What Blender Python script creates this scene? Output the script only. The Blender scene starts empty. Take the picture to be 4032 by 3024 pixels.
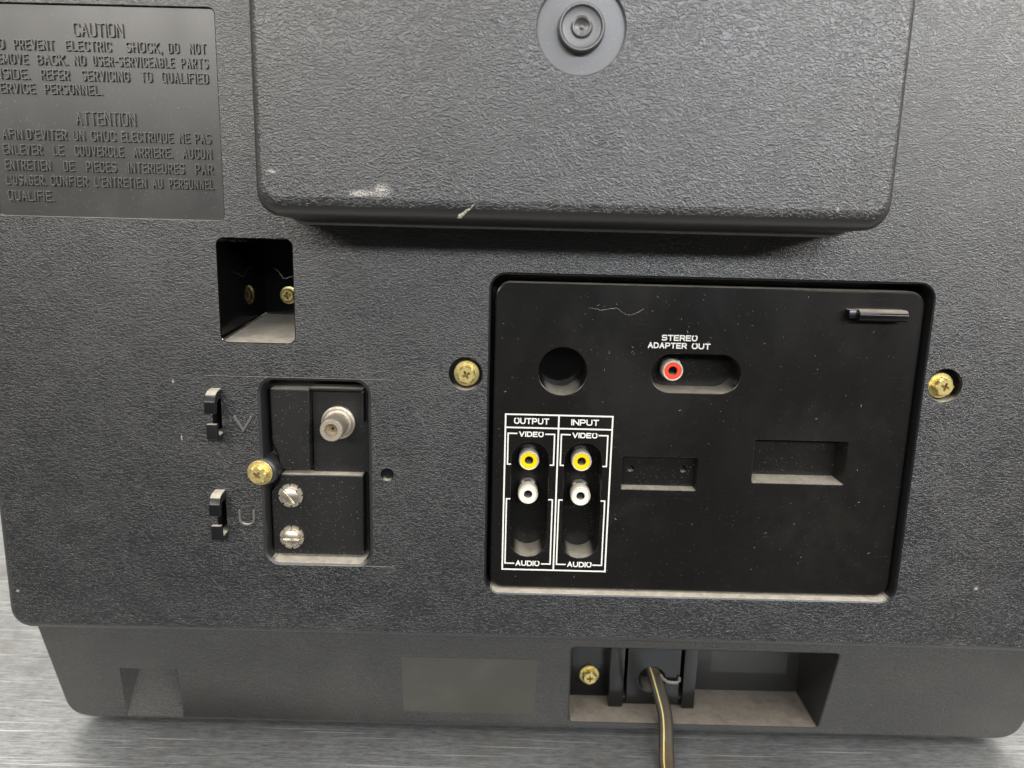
import bpy, bmesh, math, random
from mathutils import Vector, Matrix
random.seed(7)
SC = bpy.context.scene
COL = SC.collection
OZ = 230.0                      # table top is world z = 0; drawing units are millimetres

def W(x, y, z):                 # drawing mm -> world metres
    return Vector((x * .001, y * .001, (z + OZ) * .001))

# ------------------------------------------------------------------ camera
cd = bpy.data.cameras.new('camera')
cam = bpy.data.objects.new('camera', cd); COL.objects.link(cam)
cd.sensor_width = 36.0
cd.lens = 36.0 * 2990 / 4032
cd.clip_start = .01; cd.clip_end = 100
_r = Vector((0.99969728, 0.00491073, 0.02410885))
_u = Vector((-0.02460388, 0.19829601, 0.97983332))
_f = Vector((0.0, 0.98012980, -0.19835680))
loc = W(8.817, -293.26, 16.62)
cam.matrix_world = Matrix(((_r.x, _u.x, -_f.x, loc.x), (_r.y, _u.y, -_f.y, loc.y),
                           (_r.z, _u.z, -_f.z, loc.z), (0, 0, 0, 1)))
cd.dof.use_dof = True
cd.dof.focus_distance = .300
cd.dof.aperture_fstop = 15.0
SC.camera = cam

# ------------------------------------------------------------------ room light
wd = bpy.data.worlds.new('World'); SC.world = wd; wd.use_nodes = True
nt = wd.node_tree; nt.nodes.clear()
out = nt.nodes.new('ShaderNodeOutputWorld'); bg = nt.nodes.new('ShaderNodeBackground')
tc = nt.nodes.new('ShaderNodeTexCoord'); sp = nt.nodes.new('ShaderNodeSeparateXYZ')
nt.links.new(tc.outputs['Generated'], sp.inputs[0])
ry = nt.nodes.new('ShaderNodeValToRGB')     # dark towards the photographer, pale wall behind the set
my = nt.nodes.new('ShaderNodeMath'); my.operation = 'MULTIPLY_ADD'; my.inputs[1].default_value = .5; my.inputs[2].default_value = .5
nt.links.new(sp.outputs['Y'], my.inputs[0]); nt.links.new(my.outputs[0], ry.inputs[0])
ry.color_ramp.elements[0].position = .1; ry.color_ramp.elements[0].color = (.035, .034, .033, 1)
ry.color_ramp.elements[1].position = .75; ry.color_ramp.elements[1].color = (1.05, .98, .86, 1)
rz = nt.nodes.new('ShaderNodeValToRGB')     # ceiling brighter than the floor
mz = nt.nodes.new('ShaderNodeMath'); mz.operation = 'MULTIPLY_ADD'; mz.inputs[1].default_value = .5; mz.inputs[2].default_value = .5
nt.links.new(sp.outputs['Z'], mz.inputs[0]); nt.links.new(mz.outputs[0], rz.inputs[0])
rz.color_ramp.elements[0].position = .52; rz.color_ramp.elements[0].color = (0, 0, 0, 1)
rz.color_ramp.elements[1].position = .95; rz.color_ramp.elements[1].color = (.42, .41, .39, 1)
ad = nt.nodes.new('ShaderNodeMixRGB'); ad.blend_type = 'ADD'; ad.inputs[0].default_value = 1
nt.links.new(ry.outputs[0], ad.inputs[1]); nt.links.new(rz.outputs[0], ad.inputs[2])
nt.links.new(ad.outputs[0], bg.inputs[0]); bg.inputs[1].default_value = 1.0
nt.links.new(bg.outputs[0], out.inputs[0])

def area(name, pos, target, sx, sy, power, color):
    l = bpy.data.lights.new(name, 'AREA'); l.shape = 'RECTANGLE'; l.size = sx; l.size_y = sy
    l.energy = power; l.color = color
    o = bpy.data.objects.new(name, l); COL.objects.link(o)
    o.location = pos
    o.rotation_euler = (Vector(target) - Vector(pos)).to_track_quat('-Z', 'Y').to_euler()
    return o
AIM = (.03, 0, .25)
# rows of ceiling tubes above and behind the photographer
area('ceiling_tube', (-.75, -.75, 1.50), AIM, 1.3, .25, 17, (1, .95, .87))
area('ceiling_tube', (.85, -.75, 1.50), AIM, 1.3, .25, 17, (1, .94, .85))
area('ceiling_tube', (-1.7, -3.5, 1.55), AIM, 2.6, .3, 72, (1, .96, .89))
area('ceiling_tube', (1.1, -3.6, 1.50), AIM, 2.2, .3, 74, (.90, .94, 1))
area('ceiling_tube', (3.2, -3.0, 1.50), AIM, 2.0, .3, 98, (1, .94, .865))
vs = SC.view_settings
vs.view_transform = 'Standard'; vs.look = 'None'; vs.exposure = 0; vs.gamma = 1
vs.use_curve_mapping = False

# ------------------------------------------------------------------ materials
def newmat(name):
    m = bpy.data.materials.new(name); m.use_nodes = True
    t = m.node_tree; b = t.nodes['Principled BSDF']
    return m, t, b
class N:
    def __init__(s, t): s.t = t
    def n(s, kind, **kw):
        o = s.t.nodes.new(kind)
        for k, v in kw.items(): setattr(o, k, v)
        return o
    def l(s, a, b): s.t.links.new(a, b)
    def math(s, op, a, b=None, c=None, clamp=False):
        o = s.n('ShaderNodeMath', operation=op); o.use_clamp = clamp
        for i, v in enumerate((a, b, c)):
            if v is None: continue
            if isinstance(v, (int, float)): o.inputs[i].default_value = v
            else: s.l(v, o.inputs[i])
        return o.outputs[0]
    def mm(s):                     # object coordinates in millimetres
        tc = s.n('ShaderNodeTexCoord'); v = s.n('ShaderNodeVectorMath', operation='SCALE'); v.inputs[3].default_value = 1000
        s.l(tc.outputs['Object'], v.inputs[0]); return v.outputs[0]
    def mapping(s, vec, rot=(0, 0, 0), scale=(1, 1, 1), loc=(0, 0, 0)):
        m = s.n('ShaderNodeMapping'); m.inputs['Rotation'].default_value = rot; m.inputs['Scale'].default_value = scale
        m.inputs['Location'].default_value = loc
        s.l(vec, m.inputs['Vector']); return m.outputs[0]
    def noise(s, vec, scale, detail=2, rough=.5, dist=0):
        o = s.n('ShaderNodeTexNoise'); o.inputs['Scale'].default_value = scale; o.inputs['Detail'].default_value = detail
        o.inputs['Roughness'].default_value = rough; o.inputs['Distortion'].default_value = dist
        s.l(vec, o.inputs['Vector']); return o.outputs['Fac']
    def smooth(s, v, a, b):
        o = s.n('ShaderNodeMapRange'); o.interpolation_type = 'SMOOTHSTEP'
        o.inputs['From Min'].default_value = a; o.inputs['From Max'].default_value = b
        s.l(v, o.inputs['Value']); return o.outputs['Result']
    def mix(s, f, a, b):
        o = s.n('ShaderNodeMixRGB')
        for i, v in enumerate((f, a, b)):
            if isinstance(v, (int, float)): o.inputs[i].default_value = v
            elif isinstance(v, tuple): o.inputs[i].default_value = (*v, 1)[:4]
            else: s.l(v, o.inputs[i])
        return o.outputs[0]
    def spot(s, vec, c, r, thresh=(.45, .62), nscale=1.2):   # a worn patch with a ragged outline
        d = s.n('ShaderNodeVectorMath', operation='SUBTRACT'); d.inputs[1].default_value = c; s.l(vec, d.inputs[0])
        e = s.n('ShaderNodeVectorMath', operation='DIVIDE'); e.inputs[1].default_value = r; s.l(d.outputs[0], e.inputs[0])
        g = s.n('ShaderNodeVectorMath', operation='LENGTH'); s.l(e.outputs[0], g.inputs[0])
        fall = s.math('SUBTRACT', 1.0, g.outputs['Value'], clamp=True)
        nz = s.noise(vec, nscale, 3, .7)
        return s.smooth(s.math('MULTIPLY', s.math('ADD', nz, .25), s.math('POWER', fall, .5)), *thresh)
    def up(s):
        g = s.n('ShaderNodeNewGeometry'); p = s.n('ShaderNodeSeparateXYZ'); s.l(g.outputs['True Normal'], p.inputs[0])
        return p.outputs['Z']
    def bump(s, b, h, strength, dist):
        o = s.n('ShaderNodeBump'); o.inputs['Strength'].default_value = strength; o.inputs['Distance'].default_value = dist
        s.l(h, o.inputs['Height']); s.l(o.outputs[0], b.inputs['Normal'])

def grain_mat(name, strength=1.0, base=(.0075, .0082, .0100), rough=.37, spots=(), size=1.0, ior=1.88):
    m, t, b = newmat(name); q = N(t); v = q.mm()
    big = q.noise(v, .035, 2)
    # slowly wandering direction: warp coordinates by a broad noise
    nv = q.n('ShaderNodeTexNoise'); nv.inputs['Scale'].default_value = .05; nv.inputs['Detail'].default_value = 1; q.l(v, nv.inputs['Vector'])
    w = q.n('ShaderNodeVectorMath', operation='MULTIPLY_ADD'); w.inputs[1].default_value = (5, 5, 5); q.l(nv.outputs['Color'], w.inputs[0]); q.l(v, w.inputs[2])
    def crest(rot, sc, loc, dist, wd):      # meandering wrinkle crests
        a = q.mapping(w.outputs[0], rot=(0, math.radians(rot), 0), scale=tuple(k / size for k in sc), loc=loc)
        n = q.noise(a, 1.0, 1.0, .45, dist)
        return q.math('SUBTRACT', 1.0, q.smooth(q.math('ABSOLUTE', q.math('SUBTRACT', n, .5)), 0.0, wd))
    c1 = crest(-6, (.26, .5, .50), (0, 0, 0), .7, .12)
    c2 = crest(9, (.30, .5, .58), (31, 7, 13), .6, .10)
    fine = q.noise(v, 1.1 / size, 1, .5)
    h = q.math('MULTIPLY_ADD', fine, .25, q.math('ADD', q.math('MULTIPLY', c1, .8), q.math('MULTIPLY', c2, .55)))
    q.bump(b, h, 1.0, .000074 * strength); b.inputs['IOR'].default_value = ior
    col = q.mix(q.smooth(big, .35, .7), base, tuple(c * 1.15 for c in base))
    # ridge tops are polished a little, valleys hold dust
    col = q.mix(q.math('MULTIPLY', q.smooth(q.noise(v, .018, 3, .6), .45, .75), .04), col, (.20, .185, .16))
    for c, r in spots:
        col = q.mix(q.math('MULTIPLY', q.spot(v, c, r, (.50, .78), 2.4), .85), col, (.50, .48, .44))
    # fine pale specks of dust
    sp = q.smooth(q.noise(v, .9, 1, .5), .79, .82)
    col = q.mix(q.math('MULTIPLY', sp, .5), col, (.4, .38, .34))
    q.l(col, b.inputs['Base Color'])
    rr = q.math('MULTIPLY_ADD', big, .03, rough - .015)
    q.l(rr, b.inputs['Roughness'])
    return m

def plastic_mat(name, base, rough, dust=.0, dustcol=(.38, .35, .29), lint=0.0, finebump=0.0, film=0.0, ior=1.5):
    m, t, b = newmat(name); q = N(t); v = q.mm(); b.inputs['IOR'].default_value = ior
    col = q.mix(0.0, base, base)
    sm = q.noise(q.mapping(v, scale=(1, 1, .55)), .03, 3, .6, .4)
    rr = q.math('MULTIPLY_ADD', q.smooth(sm, .35, .7), .06, rough - .02)
    if film:
        f = q.math('MULTIPLY', q.smooth(q.noise(q.mapping(v, loc=(17, 5, 9)), .022, 4, .65, .5), .48, .74), film)
        col = q.mix(f, col, (.22, .20, .17))
    if lint:
        s1 = q.smooth(q.noise(q.mapping(v, rot=(0, .6, 0), scale=(.55, 1, 1.6)), 1.15, 1, .5, .7), .80, .83)
        cl = q.smooth(q.noise(q.mapping(v, loc=(3, 40, 8)), .035, 3, .6), .40, .62)
        s3 = q.smooth(q.noise(q.mapping(v, rot=(0, 1.0, 0), scale=(.09, 1, 1.7), loc=(4, 4, 4)), 1.0, 1, .5, 1.2), .73, .76)
        s = q.math('MAXIMUM', q.math('MULTIPLY', q.math('MULTIPLY', s1, cl), lint), q.math('MULTIPLY', s3, lint * .06))
        s2 = q.math('MULTIPLY', q.smooth(q.noise(q.mapping(v, loc=(9, 2, 70)), 2.2, 0, .5), .80, .83), lint * .6)
        s = q.math('MAXIMUM', s, s2)
        col = q.mix(s, col, (.45, .43, .38)); rr = q.math('MULTIPLY_ADD', s, .4, rr)
    if dust:
        d = q.math('MULTIPLY', q.smooth(q.up(), .6, .95), q.math('MULTIPLY_ADD', q.noise(v, .16, 5, .72, .6), 1.3, .25))
        d = q.math('MULTIPLY', d, dust, clamp=True)
        dc = q.mix(q.noise(v, .35, 4, .7), tuple(c * .7 for c in dustcol), tuple(c * 1.25 for c in dustcol))
        col = q.mix(d, col, dc); rr = q.math('MULTIPLY_ADD', d, .5, rr, clamp=True)
    q.l(col, b.inputs['Base Color']); q.l(rr, b.inputs['Roughness'])
    if finebump:
        q.bump(b, q.noise(v, 1.9, 2, .6), 1.0, finebump)
    return m

def metal_mat(name, base, rough, stain=None, metallic=1.0, scale=.5):
    bump = 0
    m, t, b = newmat(name); q = N(t); v = q.mm()
    n = q.noise(v, scale, 4, .65)
    col = q.mix(q.smooth(n, .4, .75), base, stain or tuple(c * .7 for c in base))
    q.l(col, b.inputs['Base Color']); b.inputs['Metallic'].default_value = metallic
    q.l(q.math('MULTIPLY_ADD', n, .25, rough - .1), b.inputs['Roughness'])
    if bump: q.bump(b, q.noise(v, 1.5, 3, .6), 1, bump)
    return m

M = {}
M['cover'] = grain_mat('grained_black_plastic', .86, size=.50, spots=(
    ((203.7, 0, -124.6), (2.2, 3, 1.7)), ((-195.8, 0, -136.2), (1.6, 3, 1.5)), ((-125, 0, -45), (.9, 3, 2.5)), ((-123, 0, -68), (.7, 3, 3.2))))
M['tube'] = grain_mat('grained_tube_cover_plastic', 1.05, size=.58, spots=(
    ((-43.4, -36, 27.2), (6.5, 8, 2.8)), ((-35.4, -36, 28.4), (7.5, 8, 5.4)), ((-40, -36, 27.4), (9, 8, 2.6)), ((-77, -36, 31), (2.0, 9, 5)), ((-8.8, -34, 21.6), (1.6, 9, 1.1)),
    ((114, -36, 25.6), (1.6, 8, 1.8)), ((-71, -37, 33.5), (5, 4, 1.6))))
M['base'] = grain_mat('fine_grained_base_plastic', 2.6, base=(.040, .040, .038), rough=.45, size=.62, ior=1.5)
M['smooth'] = plastic_mat('smooth_black_plastic', (.007, .007, .0075), .22, dust=.85, dustcol=(.40, .37, .31))
M['ledge'] = plastic_mat('dusty_moulded_edge', (.009, .009, .010), .30, dust=1.0, dustcol=(.40, .37, .31))
M['edge'] = plastic_mat('smooth_moulded_edge', (.012, .012, .013), .40, dust=.9, dustcol=(.40, .37, .31), ior=1.75)
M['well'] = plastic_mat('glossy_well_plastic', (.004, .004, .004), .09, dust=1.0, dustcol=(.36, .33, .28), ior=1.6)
M['clip'] = plastic_mat('black_clip_plastic', (.008, .008, .009), .25, dust=1.2, dustcol=(.44, .41, .35))
M['tan'] = plastic_mat('tan_dielectric', (.26, .20, .12), .5)
M['post'] = plastic_mat('plain_moulded_post', (.016, .016, .018), .42, ior=1.7)
M['caution'] = plastic_mat('satin_grey_black_plastic', (.018, .018, .018), .34, film=.05, lint=.45, dust=.4, ior=1.75)
M['panel'] = plastic_mat('glossy_black_panel', (.0070, .0067, .0064), .27, dust=.6, lint=.4, film=.03)
M['socket'] = plastic_mat('textured_black_terminal_plastic', (.010, .010, .010), .42, dust=.9, lint=.5, finebump=.00004)
M['floor'] = plastic_mat('dusty_recess_plastic', (.018, .018, .018), .34, dust=1.0, dustcol=(.20, .175, .145))
M['white'] = plastic_mat('white_print', (.73, .73, .70), .5)
M['yellow'] = plastic_mat('yellow_insulator', (.86, .62, .0), .35)
M['red'] = plastic_mat('red_insulator', (.78, .07, .035), .35)
M['ivory'] = plastic_mat('white_insulator', (.84, .82, .76), .4)
M['label'] = plastic_mat('faded_label', (.046, .044, .035), .42, film=.12)
M['pale'] = plastic_mat('pale_worn_label', (.034, .034, .032), .45, film=.2)
M['shell'] = metal_mat('dulled_tin', (.74, .69, .58), .50, (.52, .47, .38), .15)
M['nickel'] = metal_mat('dusty_nickel', (.54, .49, .41), .42, (.36, .32, .25), .75)
M['zinc'] = metal_mat('yellow_zinc', (.82, .69, .29), .36, (.42, .32, .11), .75)
M['bright'] = metal_mat('bright_nickel', (.62, .57, .48), .30, (.40, .36, .28), .9)
M['dusty'] = plastic_mat('dusty_embossing', (.11, .105, .095), .5, dust=1.0, dustcol=(.45, .42, .36))
M['drive_shade'] = metal_mat('shaded_drive_zinc', (.36, .27, .10), .45, (.50, .34, .14), .6)  # zinc darkened: shade inside the cross slots put into the colour
M['lettering'] = plastic_mat('lightened_raised_lettering', (.062, .060, .055), .36, dust=.8, dustcol=(.34, .32, .27), ior=1.7)  # paler than the plate: lit edges put into the colour, plus settled dust
M['boss'] = plastic_mat('turned_black_plastic', (.058, .058, .062), .36, lint=.5, ior=1.75)
M['cord'] = plastic_mat('black_cord_rubber', (.026, .021, .015), .45, dust=.35, dustcol=(.2, .15, .09), lint=.3)
M['stripe'] = plastic_mat('yellow_stripe', (.58, .49, .17), .5, lint=.5, film=.25)
M['lint'] = plastic_mat('grey_lint', (.36, .34, .30), .9)

# brushed steel table
m, t, b = newmat('brushed_steel'); q = N(t); v = q.mm()
st = q.math('MULTIPLY_ADD', q.noise(q.mapping(v, rot=(0, 0, .03), scale=(.13, 1.0, 1)), 1.0, 5, .75), .75, q.math('MULTIPLY', q.noise(q.mapping(v, scale=(.5, .9, 1)), .9, 4, .75), .25))
st3 = q.noise(q.mapping(v, rot=(0, 0, -.04), scale=(.04, .5, 1), loc=(7, 1, 0)), 1.0, 5, .7)
st2 = q.noise(q.mapping(v, rot=(0, 0, -.12), scale=(.010, .9, 1), loc=(5, 3, 0)), 1.0, 1, .5)
st4 = q.noise(q.mapping(v, rot=(0, 0, .9), scale=(.010, .8, 1), loc=(2, 3, 9)), 1.0, 1, .5)
bl = q.noise(v, .03, 5, .65, .6)
scr = q.math('MAXIMUM', q.smooth(st2, .66, .69), q.math('MULTIPLY', q.smooth(st4, .72, .74), .6))
b.inputs['Metallic'].default_value = .85
c = q.mix(q.smooth(st, .32, .68), (.20, .215, .235), (.50, .515, .53))
c = q.mix(q.math('MULTIPLY', q.smooth(st3, .45, .65), .35), c, (.62, .63, .64))
c = q.mix(q.math('MULTIPLY', q.smooth(bl, .46, .70), .6), c, (.25, .25, .235))
c = q.mix(q.math('MULTIPLY', scr, .75), c, (.86, .86, .84))
q.l(c, b.inputs['Base Color'])
q.l(q.math('MULTIPLY_ADD', bl, .25, q.math('MULTIPLY_ADD', st, .2, .26)), b.inputs['Roughness'])
q.bump(b, q.math('MULTIPLY_ADD', st, .9, q.math('MULTIPLY', st3, .4)), 1.0, .00007)
M['steel'] = m

# ------------------------------------------------------------------ mesh building
def rrect(x0, z0, x1, z1, r, n=8):
    pts = []
    for cx, cz, a0 in ((x1 - r, z1 - r, 0), (x0 + r, z1 - r, 90), (x0 + r, z0 + r, 180), (x1 - r, z0 + r, 270)):
        for i in range(n + 1):
            a = math.radians(a0 + 90 * i / n); pts.append((cx + r * math.cos(a), cz + r * math.sin(a)))
    return pts
def rquad(c, r, n=6):          # rounded quadrilateral, corners counter-clockwise
    pts = []; k = len(c)
    for i in range(k):
        p = Vector(c[i]); a = (Vector(c[i - 1]) - p).normalized(); d = (Vector(c[(i + 1) % k]) - p).normalized()
        for j in range(n + 1):
            s = j / n
            pts.append(tuple(p + a * r * (1 - s) ** 2 + d * r * s ** 2))
    return pts
def circ(cx, cz, r, n=48, a0=0): return [(cx + r * math.cos(a0 + 2 * math.pi * i / n), cz + r * math.sin(a0 + 2 * math.pi * i / n)) for i in range(n)]
def off(loop, d):              # offset a counter-clockwise loop outwards by d
    n = len(loop); res = []
    for i in range(n):
        a, p, c = Vector(loop[i - 1]), Vector(loop[i]), Vector(loop[(i + 1) % n])
        u, w = p - a, c - p
        if u.length < 1e-9: u = w
        if w.length < 1e-9: w = u
        u.normalize(); w.normalize()
        nn = Vector((u.y, -u.x)) + Vector((w.y, -w.x)); nn.normalize()
        k = max(.35, nn.dot(Vector((u.y, -u.x))))
        res.append(tuple(p + nn * d / k))
    return res

class MB:
    def __init__(s): s.bm = bmesh.new()
    def loop3(s, loop, y):
        if callable(y): return [(x, y(x, z), z) for x, z in loop]
        return [(x, y, z) for x, z in loop]
    def fill(s, outer, holes=(), y=0, mi=0):        # a plane sheet facing the viewer (-Y), with holes
        es = []
        for lp in [outer] + list(holes):
            vs = [s.bm.verts.new(p) for p in s.loop3(lp, y)]
            es += [s.bm.edges.new((vs[i], vs[(i + 1) % len(vs)])) for i in range(len(vs))]
        r = bmesh.ops.triangle_fill(s.bm, use_beauty=True, use_dissolve=False, edges=es)
        for f in r['geom']:
            if isinstance(f, bmesh.types.BMFace):
                f.normal_update(); f.material_index = mi
                if f.normal.y > 0: f.normal_flip()
    def loft(s, loops, mi=0, cap=False, flip=False, capmi=None):
        rows = [[s.bm.verts.new(p) for p in l] for l in loops]
        n = len(rows[0])
        for a, c in zip(rows, rows[1:]):
            for i in range(n):
                j = (i + 1) % n
                q = (a[i], a[j], c[j], c[i])
                try: f = s.bm.faces.new(q[::-1] if flip else q)
                except ValueError: continue
                f.material_index = mi
        if cap:
            f = s.bm.faces.new(rows[-1]); f.material_index = mi if capmi is None else capmi
        return rows
    def hole(s, loop, y0, y1, e=.4, mi=1, cap=True, grow=0.0, backloop=None, capmi=None):
        """edge chamfer, walls and floor of a hole whose chamfered edge meets the sheet at off(loop, e)"""
        f0 = y0 if callable(y0) else (lambda x, z: y0)
        L = [s.loop3(off(loop, e), f0), s.loop3(off(loop, .3 * e), lambda x, z: f0(x, z) + .3 * e), s.loop3(loop, lambda x, z: f0(x, z) + e)]
        bl = backloop or (off(loop, grow) if grow else loop)
        L.append(s.loop3(bl, y1))
        s.loft(L, mi, cap, flip=True, capmi=capmi)
    def solid(s, loop, y0, y1, e=.5, mi=0, holes=()):  # a raised slab: rounded front edge, walls back to y1
        s.fill(off(loop, -e), holes, y0, mi)
        s.loft([s.loop3(off(loop, -e), y0), s.loop3(off(loop, -.3 * e), y0 + .3 * e), s.loop3(loop, y0 + e), s.loop3(loop, y1)], mi, False)
    def lathe(s, cx, cz, prof, n=48, mi=0, cap0=False):  # turned about the Y axis, profile (radius, y) from back/outside to front/centre
        loops = [[(cx + r * math.cos(2 * math.pi * i / n), y, cz + r * math.sin(2 * math.pi * i / n)) for i in range(n)] for r, y in prof]
        s.loft(loops, mi, False, flip=True)
    def poly_x(s, prof, x0, x1, mi=0, bev=0.0, seg=2):  # (y,z) outline extruded along X
        a = [s.bm.verts.new((x0, y, z)) for y, z in prof]; c = [s.bm.verts.new((x1, y, z)) for y, z in prof]
        n = len(prof); fs = [s.bm.faces.new(a), s.bm.faces.new(c[::-1])]
        for i in range(n): fs.append(s.bm.faces.new((a[i], c[i], c[(i + 1) % n], a[(i + 1) % n])))
        for f in fs: f.material_index = mi
        bmesh.ops.recalc_face_normals(s.bm, faces=fs)
        if bev:
            es = list({e for f in fs for e in f.edges})
            r = bmesh.ops.bevel(s.bm, geom=es, offset=bev, segments=seg, affect='EDGES', profile=.6)
            for f in r['faces']: f.material_index = mi
    def box(s, x0, x1, y0, y1, z0, z1, mi=0, bev=.4): s.poly_x([(y0, z0), (y1, z0), (y1, z1), (y0, z1)], x0, x1, mi, bev)
    def tube(s, pts, rad, n=10, mi=0):
        rows = []
        for i, p in enumerate(pts):
            p = Vector(p); d = (Vector(pts[min(i + 1, len(pts) - 1)]) - Vector(pts[max(i - 1, 0)])).normalized()
            a = d.cross(Vector((0, 0, 1)) if abs(d.z) < .9 else Vector((1, 0, 0))).normalized(); c = d.cross(a)
            r = rad[i] if isinstance(rad, (list, tuple)) else rad
            rows.append([tuple(p + a * r * math.cos(2 * math.pi * k / n) + c * r * math.sin(2 * math.pi * k / n)) for k in range(n)])
        s.loft(rows, mi, True)
    def build(s, name, mats, parent=None, org=(0, 0, 0), smooth=38, weld=True):
        if weld: bmesh.ops.remove_doubles(s.bm, verts=s.bm.verts, dist=1e-4)
        me = bpy.data.meshes.new(name)
        for v in s.bm.verts: v.co = (v.co - Vector(org)) * .001
        s.bm.normal_update(); s.bm.to_mesh(me); s.bm.free()
        for mt in (mats if isinstance(mats, (list, tuple)) else [mats]): me.materials.append(M[mt])
        if smooth:
            for p in me.polygons: p.use_smooth = True
            me.set_sharp_from_angle(angle=math.radians(smooth))
        o = bpy.data.objects.new(name, me); COL.objects.link(o)
        place(o, org, parent)
        return o
ORG = {}
def place(o, org, parent):
    ORG[o.name] = org
    if parent:
        o.parent = parent; po = ORG[parent.name]
        o.location = [(a - c) * .001 for a, c in zip(org, po)]
    else: o.location = W(*org)
def dup(o, org, parent):       # copy of a part with its sub-parts
    c = o.copy(); COL.objects.link(c); place(c, org, parent)
    for ch in o.children:
        k = ch.copy(); COL.objects.link(k); k.parent = c; ORG[k.name] = ORG[ch.name]
    return c

# ------------------------------------------------------------------ stroke lettering
R_ = 'r'
GL = {
'A': (.92, [[(0, 0), (.5, 1), (1, 0)], [(.17, .33), (.83, .33)]]),
'B': (.9, [[(0, 0), (0, 1), (.95, 1, R_), (.95, .53, R_), (0, .53)], [(.5, .53), (1, .53, R_), (1, 0, R_), (0, 0)]]),
'C': (.9, [[(1, .78), (1, 1, R_), (0, 1, R_), (0, 0, R_), (1, 0, R_), (1, .22)]]),
'D': (.92, [[(0, 0), (0, 1), (1, 1, R_), (1, 0, R_), (0, 0)]]),
'E': (.84, [[(1, 1), (0, 1), (0, 0), (1, 0)], [(0, .52), (.86, .52)]]),
'F': (.82, [[(1, 1), (0, 1), (0, 0)], [(0, .52), (.84, .52)]]),
'G': (.92, [[(1, .74), (1, 1, R_), (0, 1, R_), (0, 0, R_), (1, 0, R_), (1, .48), (.55, .48)]]),
'H': (.9, [[(0, 0), (0, 1)], [(1, 0), (1, 1)], [(0, .52), (1, .52)]]),
'I': (0.0, [[(0, 0), (0, 1)]]),
'K': (.9, [[(0, 0), (0, 1)], [(1, 1), (0, .40)], [(.32, .58), (1, 0)]]),
'L': (.8, [[(0, 1), (0, 0), (1, 0)]]),
'M': (1.1, [[(0, 0), (0, 1), (.5, .2), (1, 1), (1, 0)]]),
'N': (.95, [[(0, 0), (0, 1), (1, 0), (1, 1)]]),
'O': (.94, [[(.5, 1), (0, 1, R_), (0, 0, R_), (1, 0, R_), (1, 1, R_), (.5, 1)]]),
'P': (.88, [[(0, 0), (0, 1), (1, 1, R_), (1, .42, R_), (0, .42)]]),
'Q': (.94, [[(.5, 1), (0, 1, R_), (0, 0, R_), (1, 0, R_), (1, 1, R_), (.5, 1)], [(.6, .32), (1.04, -.06)]]),
'R': (.9, [[(0, 0), (0, 1), (1, 1, R_), (1, .45, R_), (0, .45)], [(.55, .45), (1, 0)]]),
'S': (.88, [[(1, .90), (.9, 1, R_), (0, 1, R_), (0, .52, R_), (1, .52, R_), (1, 0, R_), (.1, 0, R_), (0, .10)]]),
'T': (.86, [[(0, 1), (1, 1)], [(.5, 1), (.5, 0)]]),
'U': (.92, [[(0, 1), (0, 0, R_), (1, 0, R_), (1, 1)]]),
'V': (.92, [[(0, 1), (.5, 0), (1, 1)]]),
"'": (0.0, [[(0, 1), (0, .76)]]), '.': (0.0, [[(0, 0), (0, .03)]]), ',': (0.1, [[(.5, .05), (0, -.16)]]),
'-': (.45, [[(0, .48), (1, .48)]]), }
def rounded(poly, r):
    out = []; n = len(poly)
    for i, p in enumerate(poly):
        if len(p) < 3 or i in (0, n - 1): out.append(Vector(p[:2])); continue
        P = Vector(p[:2]); A = Vector(poly[i - 1][:2]) - P; B = Vector(poly[i + 1][:2]) - P
        rr = min(r, A.length * .49, B.length * .49)
        a, c = P + A.normalized() * rr, P + B.normalized() * rr
        for k in range(6):
            s = k / 5; out.append(a * (1 - s) ** 2 + P * 2 * s * (1 - s) + c * s ** 2 if False else P + (a - P) * (1 - math.sin(s * math.pi / 2)) + (c - P) * (1 - math.cos(s * math.pi / 2)))
    return out
_eps = [0]
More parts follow.
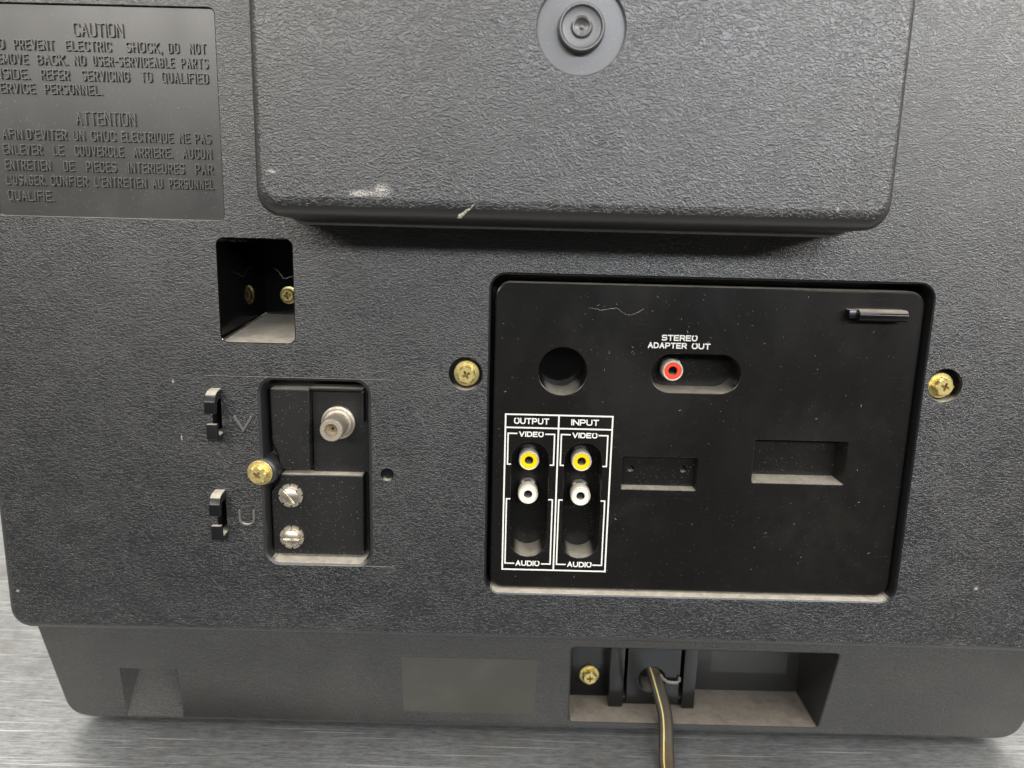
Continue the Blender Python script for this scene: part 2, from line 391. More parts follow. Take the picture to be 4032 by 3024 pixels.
def ribbon(mb, pts, sw, y, h, mi=0, square=False):
    """one stroke: flat (h = 0) or a raised bead h high, round-ended"""
    _eps[0] = (_eps[0] + 1) % 14
    y = y - .004 * _eps[0] * (1 if h else .5)
    segs = [[pts[0]]]                                 # break at sharp corners
    for i in range(1, len(pts)):
        segs[-1].append(pts[i])
        if 0 < i < len(pts) - 1:
            a, c = pts[i] - pts[i - 1], pts[i + 1] - pts[i]
            if a.length > 1e-6 and c.length > 1e-6 and a.angle(c) > math.radians(55): segs.append([pts[i]])
    for sg in segs:
        sg = [p for i, p in enumerate(sg) if i == 0 or (p - sg[i - 1]).length > 1e-5]
        if len(sg) < 2: continue
        _eps[0] = (_eps[0] + 1) % 14
        yy = y - .004 * _eps[0] * (1 if h else .5)
        secs = []; hw = sw / 2
        d0 = (sg[0] - sg[1]).normalized(); d1 = (sg[-1] - sg[-2]).normalized()
        caps = [(1.0, 1.0)] if square else [(math.sin(math.radians(a)), math.cos(math.radians(a))) for a in (80, 55, 28)]
        for so, wf in caps: secs.append((sg[0] + d0 * hw * so, d0 * -1, hw * wf))
        for i, p in enumerate(sg):
            t = (sg[min(i + 1, len(sg) - 1)] - sg[max(i - 1, 0)]).normalized()
            if 0 < i < len(sg) - 1:
                a = (p - sg[i - 1]).normalized(); k = hw / max(.5, t.dot(a))
            else: k = hw
            secs.append((p, t, k))
        for so, wf in caps[::-1]: secs.append((sg[-1] + d1 * hw * so, d1, hw * wf))
        rows = []
        for p, t, k in secs:
            nx, nz = -t.y, t.x
            pr = [(-1, h), (-.86, h * .22), (-.66, 0), (.66, 0), (.86, h * .22), (1, h)] if h else [(-1, 0), (1, 0)]
            rows.append([mb.bm.verts.new((p.x + nx * k * f, yy + d, p.y + nz * k * f)) for f, d in pr])
        for a, c in zip(rows, rows[1:]):
            for i in range(len(a) - 1):
                f = mb.bm.faces.new((a[i], a[i + 1], c[i + 1], c[i])); f.material_index = mi
                f.normal_update()
                if f.normal.y > 0: f.normal_flip()
def write(mb, text, x0, x1, zb, ht, sw, y, h, gap=.30, rad=.3, square=False):
    zb += sw / 2; ht -= sw; x0 += sw / 2; x1 -= sw / 2
    tot = sum(GL[c][0] for c in text); ng = len(text) - 1
    # letters scale to fill the measured width; the gap between strokes stays fixed
    g = sw + gap * ht if False else sw * 1.0 + gap
    k = (x1 - x0 - g * ng) / max(tot, .01) if ng else (x1 - x0) / max(tot, .01)
    x = x0
    for c in text:
        w, polys = GL[c]; lw = w * k
        for pl in polys:
            pp = [((x + p[0] * lw), zb + p[1] * ht, *p[2:]) for p in pl]
            ribbon(mb, rounded(pp, rad), sw, y, h, square=square)
        x += lw + g

# ================================================================== television
tv = bpy.data.objects.new('television', None); COL.objects.link(tv)
place(tv, (29, 60, -226), None)
tv['label'] = 'back of a black grained plastic television resting on the steel table'
tv['category'] = 'television'

# ---- back cover: the big grained face
ant = rrect(-90.4, -120.2, -48.3, -43.6, 5.5, 6)
# left edge of the antenna opening bulges in round the screw post
def ant_loop(loop, cx=-91.6, cz=-81.7, r=5.0):
    out = []; n = len(loop); xl = min(p[0] for p in loop)
    for i, p in enumerate(loop):
        out.append(p); q_ = loop[(i + 1) % n]
        if abs(p[0] - xl) < .05 and abs(q_[0] - xl) < .05 and p[1] > cz > q_[1]:
            for z in (-62, -70, -72.5, -74): out.append((xl, float(z)))
            for k in range(13):
                a = math.radians(82 - 164 * k / 12)
                out.append((max(xl, cx + r * math.cos(a)), cz + r * math.sin(a) * 1.08))
            for z in (-89.4, -91, -100): out.append((xl, float(z)))
    return out
ant = ant_loop(ant)
opening = rrect(0, -131.4, 170, 0, 6, 8)
well = rrect(-104.8, -28.6, -76.3, 11, 2.6, 5)
caut = rrect(-187, 17.6, -101.6, 92.2, 2.0, 5)
slot_v = rrect(-110.0, -65.9, -106.5, -50.6, .3, 2)
slot_u = rrect(-110.2, -108, -106.6, -92.7, .3, 2)
sc2 = circ(-9.5, -39.2, 6.5); sc3 = circ(179.0, -39.1, 6.5); dimple = circ(-40.7, -81.4, 2.4, 32)
b = MB()
FX0, FX1, FZ0, FZ1 = -201.0, 259.5, -153.6, 330.0
def body(i): return rrect(FX0 + i, FZ0 + i, FX1 - i, FZ1 - i, 9 - i, 8)
EA = 1.5
b.fill(body(3.2), [off(ant, EA), off(opening, .9), off(well, .45), off(caut, .35), off(slot_v, .15), off(slot_u, .15), off(sc2, .3), off(sc3, .3), off(dimple, .4)], 0, 0)
b.loft([b.loop3(body(3.2 * (1 - math.sin(a))), 3.2 * (1 - math.cos(a))) for a in [math.pi / 2 * k / 6 for k in range(7)]]
       + [b.loop3(body(0), 6), b.loop3(body(-1.5), 40), b.loop3(body(-6), 200)], 0, True)
b.hole(opening, 0, 19, .9, 1)
b.hole(ant, 0, 12.5, EA, 2)
wb = rrect(-103.4, -23.2, -77.2, 9.5, 1.5, 5)
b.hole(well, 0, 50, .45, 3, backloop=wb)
b.hole(slot_v, 0, 9, .15, 1); b.hole(slot_u, 0, 9, .15, 1)
b.hole(sc2, 0, 4.6, .3, 1); b.hole(sc3, 0, 4.6, .3, 1); b.hole(dimple, 0, 2.6, .4, 1)
b.hole(caut, 0, .9, .35, 1, cap=False)
# thin moulding lines round the terminal area
for x0, x1, z in ((-112.5, -37.5, -42.4), (-74, -38, -121.4)):
    b.poly_x([(.05, z - .12), (-.12, z - .05), (-.12, z + .05), (.05, z + .12)], x0, x1, 1)
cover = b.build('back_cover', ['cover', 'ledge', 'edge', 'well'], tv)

# ---- caution plate with raised lettering
b = MB(); b.fill(off(caut, -.01), [], .9, 0)
cplate = b.build('caution_plate', 'caution', tv)
LINES = [
(81.6, 4.7, [('CAUTION', -153.0, -134.8)]),
(76.6, 3.6, [('TO', -183.5, -178.5), ('PREVENT', -175.1, -160.4), ('ELECTRIC', -156.3, -139.6), ('SHOCK,', -134.4, -121.1), ('DO', -119.0, -115.0), ('NOT', -111.3, -105.3)]),
(71.6, 3.6, [('REMOVE', -183.8, -170.4), ('BACK.', -167.1, -155.9), ('NO', -153.7, -149.4), ('USER-SERVICEABLE', -146.8, -117.1), ('PARTS', -114.7, -104.7)]),
(66.4, 3.7, [('INSIDE.', -183.8, -170.4), ('REFER', -166.2, -155.8), ('SERVICING', -151.3, -133.8), ('TO', -129.6, -125.5), ('QUALIFIED', -122.0, -104.9)]),
(61.5, 3.6, [('SERVICE', -184.1, -168.8), ('PERSONNEL.', -165.3, -144.2)]),
(50.9, 4.8, [('ATTENTION', -154.7, -132.6)]),
(45.3, 3.7, [('AFIN', -182.5, -174.9), ("D'EVITER", -173.5, -158.6), ('UN', -156.3, -152.0), ('CHOC', -149.7, -140.5), ('ELECTRIQUE', -138.5, -119.2), ('NE', -117.0, -112.9), ('PAS', -111.1, -105.1)]),
(39.8, 3.8, [('ENLEVER', -182.9, -168.3), ('LE', -164.3, -160.4), ('COUVERCLE', -156.2, -138.0), ('ARRIERE.', -134.3, -119.6), ('AUCUN', -115.9, -105.1)]),
(34.2, 3.8, [('ENTRETIEN', -182.8, -165.6), ('DE', -160.9, -157.0), ('PIECES', -152.5, -141.1), ('INTERIEURES', -136.7, -115.6), ('PAR', -111.6, -104.9)]),
(28.8, 3.7, [("L'USAGER.", -183.0, -167.9), ('CONFIER', -166.2, -152.2), ("L'ENTRETIEN", -149.8, -130.2), ('AU', -127.9, -124.1), ('PERSONNEL', -121.8, -104.9)]),
(23.0, 3.9, [('QUALIFIE.', -182.8, -165.6)])]
for lo, hi, nm in ((0, 5, 'english_lettering'), (5, 11, 'french_lettering')):
    b = MB()
    for zb, ht, ws in LINES[lo:hi]:
        for tx, x0, x1 in ws: write(b, tx, x0, x1, zb, ht, .48, .22, .72, gap=.46, rad=.75)
    b.build(nm, 'lettering', cplate, smooth=50, weld=False)

# ---- tube cover: the box that stands out above
b = MB()
BD = -38.0
def bx(si, bi): return rrect(-77.4 + si, 19.3 + bi, 132.8 - si, 185 - si, 8 - min(si, 3), 8)
boss = circ(27.8, 79.2, 13.9, 72)
b.fill(bx(3.2, 6.5), [off(boss, .35)], BD, 0)
ring = []
for k in range(8):
    a = math.pi / 2 * k / 7
    ring.append(b.loop3(bx(3.2 * (1 - math.sin(a)), 6.5 * (1 - math.sin(a))), BD + 5.5 * (1 - math.cos(a))))
def bk(o): return rrect(-78.4 - o, 18.4 - o, 136 + o, 188, 9 + o, 8)
ring += [b.loop3(bk(0), -2.6), b.loop3(bk(.25), -1.4), b.loop3(bk(.9), -.4), b.loop3(bk(2.0), .25)]
b.loft(ring[:3], 0); b.loft(ring[2:], 1)
tube = b.build('tube_cover', ['tube', 'edge'], tv)
b = MB()
b.loft([b.loop3(off(boss, .35), BD), b.loop3(boss, BD + .3), b.loop3(off(boss, -.1), BD + 1.6)], 0, False, flip=True)
b.lathe(27.8, 79.2, [(13.8, BD + 1.6), (7.5, BD + 1.65), (7.4, BD + 1.4), (7.2, BD - 1.6), (6.9, BD - 2.0), (6.5, BD - 2.0), (6.2, BD - 1.7), (6.0, BD - 1.2), (5.6, BD - 1.1), (3.5, BD - 1.1), (3.2, BD - 1.3), (3.1, BD - 1.7), (2.8, BD - 1.9), (2.4, BD - 1.8), (2.2, BD - 1.3), (1.3, BD - 1.0), (.8, BD - .9), (.5, BD - 1.1), (.02, BD - 1.15)], 72)
b.build('round_boss', 'boss', tube, smooth=30)

# ---- screws
def cross_loop(cx, cz, s, w, rot=0.0):
    pts = [(s, w), (w * 1.15, w * 1.15), (w, s), (-w, s), (-w * 1.15, w * 1.15), (-s, w), (-s, -w), (-w * 1.15, -w * 1.15), (-w, -s), (w, -s), (w * 1.15, -w * 1.15), (s, -w)]
    c_, s_ = math.cos(rot), math.sin(rot)
    return [(cx + x * c_ - z * s_, cz + x * s_ + z * c_) for x, z in pts]
def hex_screw(parent, org, rot, hexrot):
    b = MB()
    b.lathe(0, 0, [(5.1, 1.0), (5.15, .35), (4.9, .05), (3.4, -.05)], 48)
    o = b.build('hex_screw', 'zinc', parent, smooth=35); place(o, org, parent)
    b = MB()
    hx = [(3.75 * math.cos(math.radians(60 * k + hexrot)), 3.75 * math.sin(math.radians(60 * k + hexrot))) for k in range(6)]
    hx6 = []
    for k in range(6):
        p, q_ = Vector(hx[k]), Vector(hx[(k + 1) % 6])
        hx6 += [tuple(p.lerp(q_, j / 8)) for j in range(8)]
    top = circ(0, 0, 3.0, 48, math.radians(hexrot)); cr = cross_loop(0, 0, 1.7, .46, rot)
    b.loft([b.loop3(hx6, .0), b.loop3(hx6, -3.0), b.loop3(top, -3.5)][::-1], 0)
    b.fill(top, [cr], -3.5, 0)
    mid = [(x * .45, z * .45) for x, z in cr]
    b.loft([b.loop3(cr, -3.5), b.loop3(mid, -1.9)], 1, True, flip=True)
    h = b.build('hex_head', ['zinc', 'drive_shade'], o, smooth=30); place(h, org, o)
    return o
s1 = hex_screw(tv, (-92.2, -.4, -81.9), math.radians(52), 10)
s2 = dup(s1, (-9.3, 2.6, -39.4), tv); s2.rotation_euler.y = math.radians(25)
s3 = dup(s1, (178.7, 2.6, -39.6), tv); s3.rotation_euler.y = math.radians(68)
s4 = dup(s1, (52.4, 61.4, -207.4), tv); s4.rotation_euler.y = math.radians(48)
# post under the first screw
b = MB(); b.lathe(-91.4, -81.7, [(6.3, 8), (6.2, 2.2), (5.9, 1.0), (5.3, .2), (4.6, -.1), (3, -.12)], 48)
b.build('screw_post', 'post', cover)
# screw at the back of the square well
b = MB()
b.lathe(0, 0, [(3.9, .6), (3.9, .1), (3.2, -.1), (2.9, -.1), (2.9, -1.6), (2.5, -2.3)], 40)
cr = cross_loop(0, 0, 1.6, .5, .12); b.fill(circ(0, 0, 2.5, 40), [cr], -2.3, 0)
b.loft([b.loop3(cr, -2.3), b.loop3([(x * .4, z * .4) for x, z in cr], -.9)], 1, True, flip=True)
ws = b.build('cross_screw', ['zinc', 'drive_shade'], tv, smooth=30); place(ws, (-92.6, 49.0, -14.4), tv)

# ---- cable clips and their letters
def clip(org):
    b = MB()
    b.poly_x([(2, 3.3), (-3.6, 2.7), (-6.0, 1.5), (-7.2, -1.0), (-7.3, -5.8), (-5.2, -5.9), (-4.9, -2.0), (-4.0, -1.0), (2, -.5)], -2.2, 2.2, 0, .45, 3)
    b.poly_x([(2, -15.0), (-3.6, -15.2), (-4.1, -14.6), (-4.4, -10.2), (-6.4, -10.0), (-6.7, -16.0), (-5.5, -17.2), (2, -17.8)], -2.1, 2.1, 0, .45, 3)
    o = b.build('cable_clip', 'clip', cover, smooth=40); place(o, org, cover); return o
c1 = clip((-108.2, 0, -50.4))
c2 = dup(c1, (-108.6, 0, -92.5), cover)
b = MB(); write(b, 'V', -101.7, -94.2, -64.6, 6.3, 1.0, -.7, .8); b.build('letter_v', 'dusty', cover, smooth=50, weld=False)
b = MB(); write(b, 'U', -101.6, -94.9, -104.6, 6.8, .9, -.7, .8, rad=2.6); b.build('letter_u', 'dusty', cover, smooth=50, weld=False)

# ---- antenna terminal plate
b = MB()
ul = rquad([(-88.6, -48.0), (-88.4, -70.2), (-86.2, -75.2), (-85.2, -82.0), (-73.2, -82.0), (-72.6, -48.0)][::-1][::-1], .9, 4)
lo_ = rquad([(-85.6, -83.8), (-86.4, -88.0), (-89.6, -91.6), (-89.6, -118.9), (-51.6, -118.9), (-51.4, -83.6)], 1.2, 4)
b.solid(ul, 5.0, 11, .6, 0)
b.solid(lo_, 5.0, 11, .6, 0)
b.fill(rrect(-72.4, -83.4, -49.4, -46.6, .3, 2), [], 9.0, 0)         # sunken floor behind the coaxial socket
b.solid(rrect(-72.6, -48.6, -51.0, -47.4, .3, 2), 5.6, 11, .35, 0)   # rims of the pocket
b.solid(rrect(-51.9, -61.5, -50.9, -48.7, .3, 2), 5.6, 11, .3, 0)
term = b.build('terminal_plate', 'socket', tv)

# coaxial socket
b = MB()
b.lathe(-61.9, -62.3, [(6.9, 9.1), (7.0, 8.0), (6.8, 7.6), (6.2, 7.4), (5.6, 6.6), (4.7, 6.4), (4.65, -3.6), (4.55, -4.2), (4.2, -4.6), (2.7, -4.6), (2.5, -4.2), (2.5, .5)], 56)
cx = b.build('coaxial_socket', 'nickel', tv, smooth=35)
b = MB(); b.lathe(-61.9, -62.3, [(2.5, -1.6), (1.5, -1.4), (1.1, -1.8), (.8, -1.8), (.65, -1.2), (.6, 2), (.02, 2.1)], 32)
b.build('center_contact', 'tan', cx)

# terminal screws with toothed washers
def term_screw(org, rot):
    b = MB(); lp = []
    for k in range(96):
        a = 2 * math.pi * k / 96; ph = (k % 12)
        lp.append(((4.15 if ph in (0, 1) else 5.0) * math.cos(a), (4.15 if ph in (0, 1) else 5.0) * math.sin(a)))
    b.fill(lp, [], 0, 0); b.loft([b.loop3(lp, 0), b.loop3(lp, .9)], 0)
    o = b.build('terminal_screw', 'nickel', tv, smooth=30); place(o, org, tv)
    b = MB(); R0, w = 3.5, .55
    def top(u, v, slot):
        y = -1.5 - .9 * (1 - (u * u + v * v) / (R0 * R0 * 1.05))
        return max(y, -.9) if slot else y
    us = [-R0 * .995, -3.2, -2.7, -2.1, -1.5, -1.0, -w, None, w, 1.0, 1.5, 2.1, 2.7, 3.2, R0 * .995]
    cols = []; nv = 14
    for u in us:
        for uu, sl in ([(u, False)] if u is not None and abs(u) != w else ([(u, False), (u, True)] if u == -w else ([(u, True), (u, False)] if u == w else []))):
            hv = math.sqrt(max(R0 * R0 - uu * uu, 1e-4))
            col = [(uu, .0, -hv)] + [(uu, top(uu, -hv + 2 * hv * j / nv, sl), -hv + 2 * hv * j / nv) for j in range(nv + 1)] + [(uu, .0, hv)]
            cols.append([b.bm.verts.new(p) for p in col])
    for a, c in zip(cols, cols[1:]):
        for i in range(len(a) - 1):
            f = b.bm.faces.new((a[i], c[i], c[i + 1], a[i + 1])); f.normal_update()
    bmesh.ops.recalc_face_normals(b.bm, faces=b.bm.faces)
    h = b.build('slotted_head', 'bright', o, smooth=25, weld=False); place(h, org, o)
    h.rotation_euler.y = rot
    return o
t1 = term_screw((-81.4, 4.2, -92.9), math.radians(-38))
t2 = dup(t1, (-81.5, 4.2, -111.2), tv); t2.children[0].rotation_euler.y = math.radians(90)

# ---- connector panel
PY = 3.0
pl = rrect(1.4, -130.7, 168.8, -3.0, 6, 8)
hole = circ(28.8, -37.7, 9.6, 64)
def capsule(x0, z0, x1, z1, n=16): return rrect(x0, z0, x1, z1, min(x1 - x0, z1 - z0) / 2 - .01, n)
ster = capsule(64, -45.2, 99.3, -29.6)
outs = capsule(9.3, -116.3, 24.7, -67.0); ins = capsule(30.9, -116.5, 46.3, -66.9)
p1 = rrect(54.4, -85.9, 85.0, -72.2, .8, 4); p2 = rrect(107.5, -81.8, 145.0, -63.8, 1.0, 4)
e = .35
b = MB()
b.fill(off(pl, -.8), [off(h_, e) for h_ in (hole, ster, outs, ins, p1, p2)], PY, 0)
b.loft([b.loop3(off(pl, -.8), PY), b.loop3(off(pl, -.24), PY + .24), b.loop3(pl, PY + .8), b.loop3(pl, 12.5)], 0)
b.hole(hole, PY, PY + 15, e, 0, backloop=circ(28.8, -37.6, 9.0, 64), capmi=1)  # shade deep in the hole put into the floor's darker material
b.hole(ster, PY, PY + 12, e, 0, grow=-.5)
b.hole(outs, PY, PY + 12, e, 0, grow=-.5); b.hole(ins, PY, PY + 12, e, 0, grow=-.5)
h1 = circ(58.5, -78.1, 1.3, 24); h2 = circ(80.1, -77.9, 1.3, 24)
b.hole(p1, PY, PY + 3.4, e, 0, cap=False, grow=-.6)
b.fill(off(p1, -.6), [off(h1, .2), off(h2, .2)], PY + 3.4, 0)
b.hole(h1, PY + 3.4, PY + 7, .2, 0); b.hole(h2, PY + 3.4, PY + 7, .2, 0)
b.hole(p2, PY, PY + 7.5, e, 0, backloop=rrect(108.0, -80.6, 143.2, -64.4, .8, 4))
panel = b.build('connector_panel', ['panel', 'well'], tv, smooth=35)

# white print
b = MB(); PR = PY - .03
def ln(*pts, sw=.55): ribbon(b, [Vector(p) for p in pts], sw, PR, 0, square=True)
ln((6.6, -55.7), (49.5, -55.7), sw=.62); ln((49.6, -55.7), (49.6, -122.5), sw=.62); ln((49.5, -122.4), (6.6, -122.4), sw=.62); ln((6.6, -122.4), (6.6, -55.7), sw=.62)
ln((28.0, -56), (28.0, -122.2), sw=.62); ln((6.8, -61.15), (49.4, -61.15), sw=.62)
for dx in (0, 21.5):
    ln((11.2 + dx, -63.6), (7.75 + dx, -63.6), (7.75 + dx, -76.55), (8.9 + dx, -76.55))
    ln((23.0 + dx, -63.65), (26.5 + dx, -63.65), (26.5 + dx, -76.6), (25.2 + dx, -76.6))
    ln((9.0 + dx, -91.4), (7.7 + dx, -91.4), (7.7 + dx, -119.7), (11.3 + dx, -119.7))
    ln((25.1 + dx, -91.4), (26.55 + dx, -91.4), (26.55 + dx, -119.7), (23.0 + dx, -119.7))
b.build('printed_frame', 'white', panel, weld=False, smooth=0)
for tx, x0, x1, z0, z1 in (('OUTPUT', 10.0, 24.1, -59.6, -57.1), ('INPUT', 33.0, 44.1, -59.65, -57.15), ('VIDEO', 12.2, 22.1, -64.9, -62.7), ('VIDEO', 33.7, 43.8, -64.9, -62.7),
                           ('AUDIO', 12.1, 22.1, -120.75, -118.4), ('AUDIO', 33.7, 43.9, -120.75, -118.4), ('STEREO', 67.2, 81.2, -24.4, -22.1),
                           ('ADAPTER', 61.9, 77.2, -27.5, -25.2), ('OUT', 79.2, 86.5, -27.5, -25.2)):
    b = MB(); write(b, tx, x0, x1, z0, z1 - z0, .47, PR, 0, gap=.24, rad=.7, square=True)
    b.build('printed_word', 'white', panel, weld=False, smooth=0)

# latch tab
b = MB()
b.poly_x([(3.4, -10.0), (-1.2, -10.0), (-2.4, -10.8), (-2.9, -11.9), (-2.6, -13.6), (-1.4, -14.4), (3.4, -14.5)], 141.2, 160.0, 0, .3, 2)
b.poly_x([(3.4, -10.2), (-.6, -10.2), (-1.0, -13.6), (3.4, -13.8)], 138.0, 141.6, 0, .35, 2)
b.build('latch_tab', 'smooth', panel)

# RCA sockets
def jack(org, colour, src=None):
    if src is None:
        b = MB(); b.lathe(0, 0, [(4.2, 5.6), (4.2, .7), (4.0, .2), (3.75, 0), (3.5, .15), (3.45, .7)], 48)
        o = b.build('phono_socket', 'shell', tv, smooth=35)
    else: o = src.copy(); COL.objects.link(o)
    place(o, org, tv)
    b = MB(); b.lathe(0, 0, [(3.46, .45), (3.2, .22), (2.0, .22), (1.75, .5), (1.7, 1.6)], 48)
    i = b.build('insulator', colour, o, smooth=35); place(i, org, o)
    if colour != 'ivory': i['label'] = ('yellow' if colour == 'yellow' else 'red') + ' plastic insulator ring'
    b = MB(); b.lathe(0, 0, [(4.9, 8.5), (4.8, 5.6), (4.1, 5.3)], 40); k_ = b.build('collar', 'smooth', o); place(k_, org, o)
    b = MB(); b.lathe(0, 0, [(1.72, .9), (1.6, 1.6), (1.5, 6), (.02, 6.2)], 32)
    c_ = b.build('contact', 'smooth', o, smooth=35); place(c_, org, o)
    return o
j1 = jack((16.6, 6.8, -76.2), 'yellow')
jack((38.3, 6.8, -76.1), 'yellow', j1); jack((16.6, 6.8, -90.9), 'ivory', j1); jack((38.5, 6.8, -91.1), 'ivory', j1); jack((73.3, 6.8, -37.2), 'red', j1)

# ---- base: undercut skirt below the face
def ys(x, z): return 20.5 + (-160 - z) * (22.5 / 66.0)      # the skirt tucks under towards the table
b = MB()
def bs(i):
    return (rquad([(-204.6 + i, -140), (-206.8 + i, -226 + i), (264.0 - i, -226 + i), (261.8 - i, -140)], 12 - i, 10))
rec = rquad([(39.2, -170.2), (41.0, -219.7), (163.6, -219.7), (162.0, -170.2)], 2.0, 5)
notch = rquad([(-173.4, -190.4), (-174.4, -229), (-150.0, -229), (-149.2, -190.4)], .1, 1)
# the notch runs out through the bottom edge, so it is part of the outline of the sheet
outl = off(bs(0), -2.5)
zb = min(p[1] for p in outl)
def cut(loop):
    res = []; done = False
    for i, p in enumerate(loop):
        res.append(p); q_ = loop[(i + 1) % len(loop)]
        if not done and abs(p[1] - zb) < .05 and abs(q_[1] - zb) < .05 and p[0] < -174 and q_[0] > -150:
            res += [(-178.0, zb)] + [(-173.4, -190.4), (-145.6, -190.4)] + [(-149.6, zb)]; done = True
    return res
b.fill(cut(outl), [off(rec, .9)], ys, 0)
NY = lambda z: 28.6 + (-190.4 - z) * .0
# walls and vertical floor of the finger notch
yt, yb = ys(0, -190.4), ys(0, zb)
fy = yb - .15
def strip(A, B_):
    va = [b.bm.verts.new(p) for p in A]; vb = [b.bm.verts.new(p) for p in B_]
    for i in range(len(va) - 1): b.bm.faces.new((va[i], va[i + 1], vb[i + 1], vb[i]))
TT = [k / 9 for k in range(10)]
zz = [-190.4 + (zb + 190.4) * t_ for t_ in TT]
Lf = [(-173.4 - 4.6 * t_, ys(0, z), z) for t_, z in zip(TT, zz)]; Lb = [(-167.4 - 10.5 * t_, fy, z) for t_, z in zip(TT, zz)]
Rf = [(-145.6 - 4.0 * t_, ys(0, z), z) for t_, z in zip(TT, zz)]; Rb = [(-146.4 - 3.4 * t_, fy, z) for t_, z in zip(TT, zz)]
strip(Lf, Lb); strip(Lb, Rb); strip(Rb, Rf); strip([Lf[0], Rf[0]], [Lb[0], Rb[0]])
ring = []
for k in range(7):
    a = math.pi / 2 * k / 6; i = 2.5 * (1 - math.sin(a)); d = 2.5 * (1 - math.cos(a))
    ring.append([(x, ys(x, z) + d, z) for x, z in off(bs(0), -i)])
ring.append([(x, 260, z) for x, z in bs(0)])
b.loft(ring, 0, True)
b.hole(rec, ys, 70, .9, 1, cap=False)
b.fill(rec, [], 70, 1)
base = b.build('base', ['base', 'floor'], tv)

# faded label on the base
def tilt(x, z, d): return (x, ys(x, z) - d, z)
b = MB()
lab = rquad([(-39.6, -178.4), (-40.4, -215.4), (23.8, -216.0), (24.1, -178.4)], .8, 4)
b.loft([[tilt(x, z, -.1) for x, z in lab], [tilt(x, z, .08) for x, z in off(lab, -.1)]], 0, True)
b.build('faded_label', 'label', base)

b = MB(); b.fill(rrect(117, -209, 157, -184, .8, 3), [], 69.85, 0)
b.build('pale_label', 'pale', base)
# inside the recess: screw panel, cord block with rails
b = MB(); b.box(40.9, 63.5, 62.4, 71, -219.9, -160, 0, .3)
b.build('screw_panel', 'smooth', base)
b = MB()
b.box(61.6, 68.8, 52.2, 71, -219.2, -160, 0, .7)
b.box(98.6, 105.1, 52.2, 71, -219.2, -160, 0, .7)
b.box(68.5, 98.9, 55.4, 71, -219.25, -215.6, 0, .3)
hole_c = circ(82.9, -203.6, 6.7, 40)
inner = rrect(70.4, -216.9, 97.0, -160, .8, 4)
b.solid(inner, 52.6, 71, .6, 0, holes=[off(hole_c, .6)])
b.hole(hole_c, 52.6, 66, .6, 1)
block = b.build('cord_block', ['smooth', 'floor'], base)
b = MB()                                            # the bent catch beside the cord hole
b.tube([(86.6, 51.6, -199.6), (88.2, 51.2, -202.0), (90.4, 51.0, -203.6), (93.0, 51.0, -204.0), (95.6, 51.0, -204.0), (96.4, 51.2, -203.2), (96.5, 51.6, -201.4)], .8, 8)
b.build('catch', 'dusty', block)

# power cord
def cat(P, n=10):
    out = []
    for i in range(len(P) - 1):
        p0, p1, p2, p3 = (Vector(P[max(0, min(len(P) - 1, j))]) for j in (i - 1, i, i + 1, i + 2))
        for k in range(n):
            t = k / n
            out.append(.5 * ((2 * p1) + (p2 - p0) * t + (2 * p0 - 5 * p1 + 4 * p2 - p3) * t * t + (3 * p1 - p0 - 3 * p2 + p3) * t ** 3))
    out.append(Vector(P[-1])); return out
CP = cat([(83.0, 66, -199.6), (83.6, 58, -200.2), (84.8, 52, -203.2), (86.6, 46.5, -209.0), (87.9, 41.0, -214.6), (87.7, 35.0, -219.6), (86.8, 28.5, -224.6), (85.6, 20.0, -227.6), (84.2, 5.0, -228.1), (82.0, -30, -228.1), (79, -58, -228.1), (77.5, -73, -230.2), (77, -77, -242), (77, -75.5, -300), (80, -74, -430)])
def cord_frames():
    fr = []
    for i, p in enumerate(CP):
        d = (CP[min(i + 1, len(CP) - 1)] - CP[max(i - 1, 0)]).normalized()
        s_ = Vector((1, .0, 0)); s_ = (s_ - d * s_.dot(d)).normalized(); n_ = s_.cross(d)
        if fr and n_.dot(fr[-1][2]) < 0 or not fr and n_.z < 0: n_ = -n_
        fr.append((p, s_, n_))
    return fr
FR = cord_frames()
def sec(k):                                         # figure-of-eight outline of the twin cord
    a = 2 * math.pi * k / 32
    x = 3.55 * math.cos(a); h = 1.75 * (abs(math.sin(a)) ** .75) * (1 - .28 * math.exp(-(x / .8) ** 2))
    return x, h * (1 if math.sin(a) >= 0 else -1)
b = MB()
b.loft([[tuple(p + s_ * sec(k)[0] + n_ * sec(k)[1]) for k in range(32)] for p, s_, n_ in FR], 0, True)
bmesh.ops.recalc_face_normals(b.bm, faces=b.bm.faces)
cord = b.build('power_cord', 'cord', tv, smooth=60)
b = MB()
rows = []
for p, s_, n_ in FR:
    row = []
    for x in (-1.65, -1.43, -1.21, -1.0):
        h = 1.75 * (math.sin(math.acos(x / 3.55)) ** .75) * (1 - .28 * math.exp(-(x / .8) ** 2))
        row.append(b.bm.verts.new(tuple(p + s_ * x + n_ * (h + .05))))
    rows.append(row)
for a, c in zip(rows, rows[1:]):
    for i in range(3): b.bm.faces.new((a[i], a[i + 1], c[i + 1], c[i]))
b.build('stripe', 'stripe', cord, smooth=60)

# feet under the base
for x in (-150, 208):
    b = MB(); b.box(x - 14, x + 14, 62, 90, -230, -225, 0, .8); b.build('rubber_foot', 'smooth', tv)

# ================================================================== table
b = MB()
b.box(-1100, 1100, -70, 620, -255, -230, 0, 2)
tb = b.build('steel_table', 'steel', None, org=(0, 0, -255))
tb['label'] = 'scratched brushed steel table top under the television'
tb['category'] = 'table'

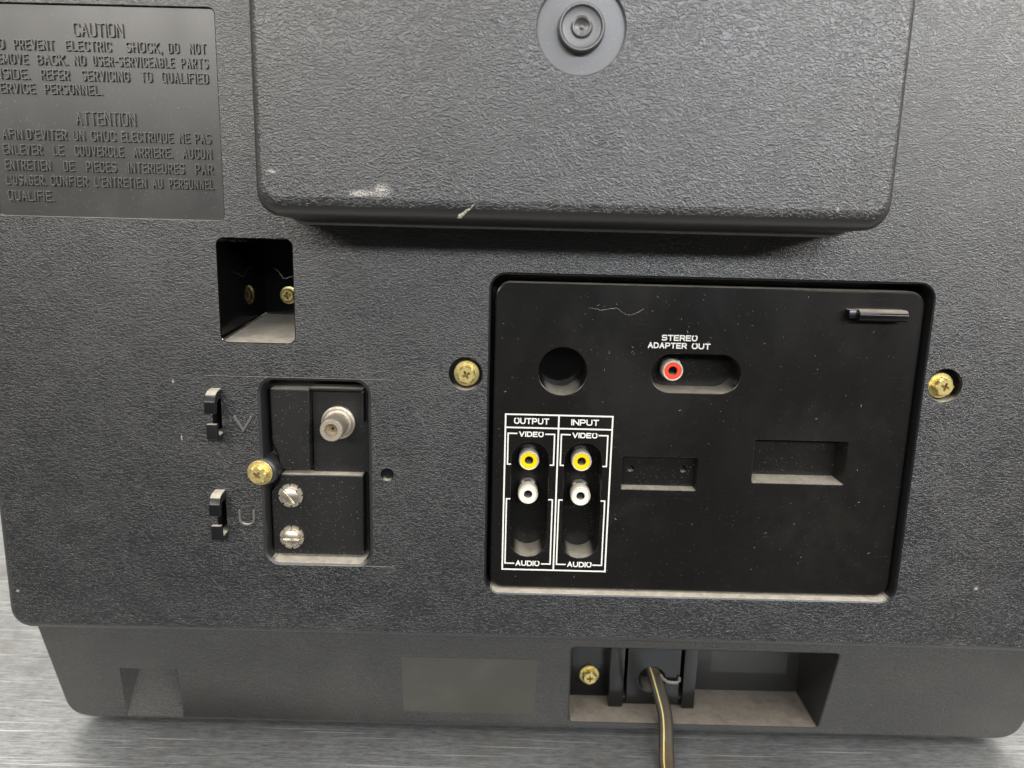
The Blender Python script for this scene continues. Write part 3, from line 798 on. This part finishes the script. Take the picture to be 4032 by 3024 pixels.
# ================================================================== loose lint
def strand(name, pts, r, label, taper=0):
    b = MB(); org = pts[0]
    P = cat(pts, 6); P = [p + Vector((random.uniform(-.16, .16), 0, random.uniform(-.2, .2))) for p in P]
    b.tube([tuple(p) for p in P], [r * random.uniform(.5, 1.3) * (1 + taper * (1 - 2 * i_ / len(P))) for i_ in range(len(P))], 6)
    o = b.build(name, 'lint', None, org=org); o['label'] = label; o['category'] = 'lint'
    return o
strand('lint_strand', [(38.2, 2.7, -12.2), (40.5, 2.7, -12.5), (43.2, 2.6, -13.0), (46, 2.7, -12.4), (49.2, 2.7, -12.3), (51, 2.7, -13.6), (53.0, 2.7, -14.6), (56, 2.7, -14.2), (59.4, 2.7, -12.2)], .075,
       'thin wispy lint strand lying across the upper part of the black connector panel')
strand('lint_strand', [(-98, 46, -2.2), (-95.5, 44, -3.4), (-94.0, 43, -5.2), (-92.0, 42, -6.6), (-89.5, 40, -5.8), (-86.0, 37, -4.8)], .16,
       'pale cobweb lint strand hanging inside the dark square well')

# fine fibres and dust that settled on the connector panel
b = MB()
for _ in range(120):
    x, z = random.uniform(4, 166), random.uniform(-128, -5)
    if random.random() < .5: x, z = random.gauss(62, 30), random.gauss(-20, 12)
    if not (4 < x < 166 and -128 < z < -5): continue
    if (18 < x < 40 and -49 < z < -27) or (62 < x < 101 and -47 < z < -28) or (8 < x < 48 and -118 < z < -65) or (53 < x < 86 and -87 < z < -71) or (106 < x < 147 and -83 < z < -62): continue
    L_ = random.choice((.25, .4, .5, .7, 1.1)); a = random.uniform(0, math.pi); k = random.uniform(-1.5, 1.5)
    pts = []
    for j in range(4):
        pts.append((x, 2.96, z)); x += L_ / 3 * math.cos(a); z += L_ / 3 * math.sin(a); a += k / 3
    b.tube(pts, random.uniform(.035, .075), 4)
o = b.build('dust_fibres', 'lint', None, org=(80, 2.9, -60)); o['kind'] = 'stuff'
o['label'] = 'fine pale dust fibres scattered over the black connector panel'; o['category'] = 'dust'

strand('lint_tuft', [(-10.2, -36.1, 20.5), (-9.3, -36.5, 21.0), (-8.3, -37.1, 21.8), (-7.4, -37.6, 22.6), (-6.2, -38.0, 23.2), (-4.9, -38.2, 24.9)], .42,
       'small pale lint tuft stuck under the front edge of the big box cover', .85)
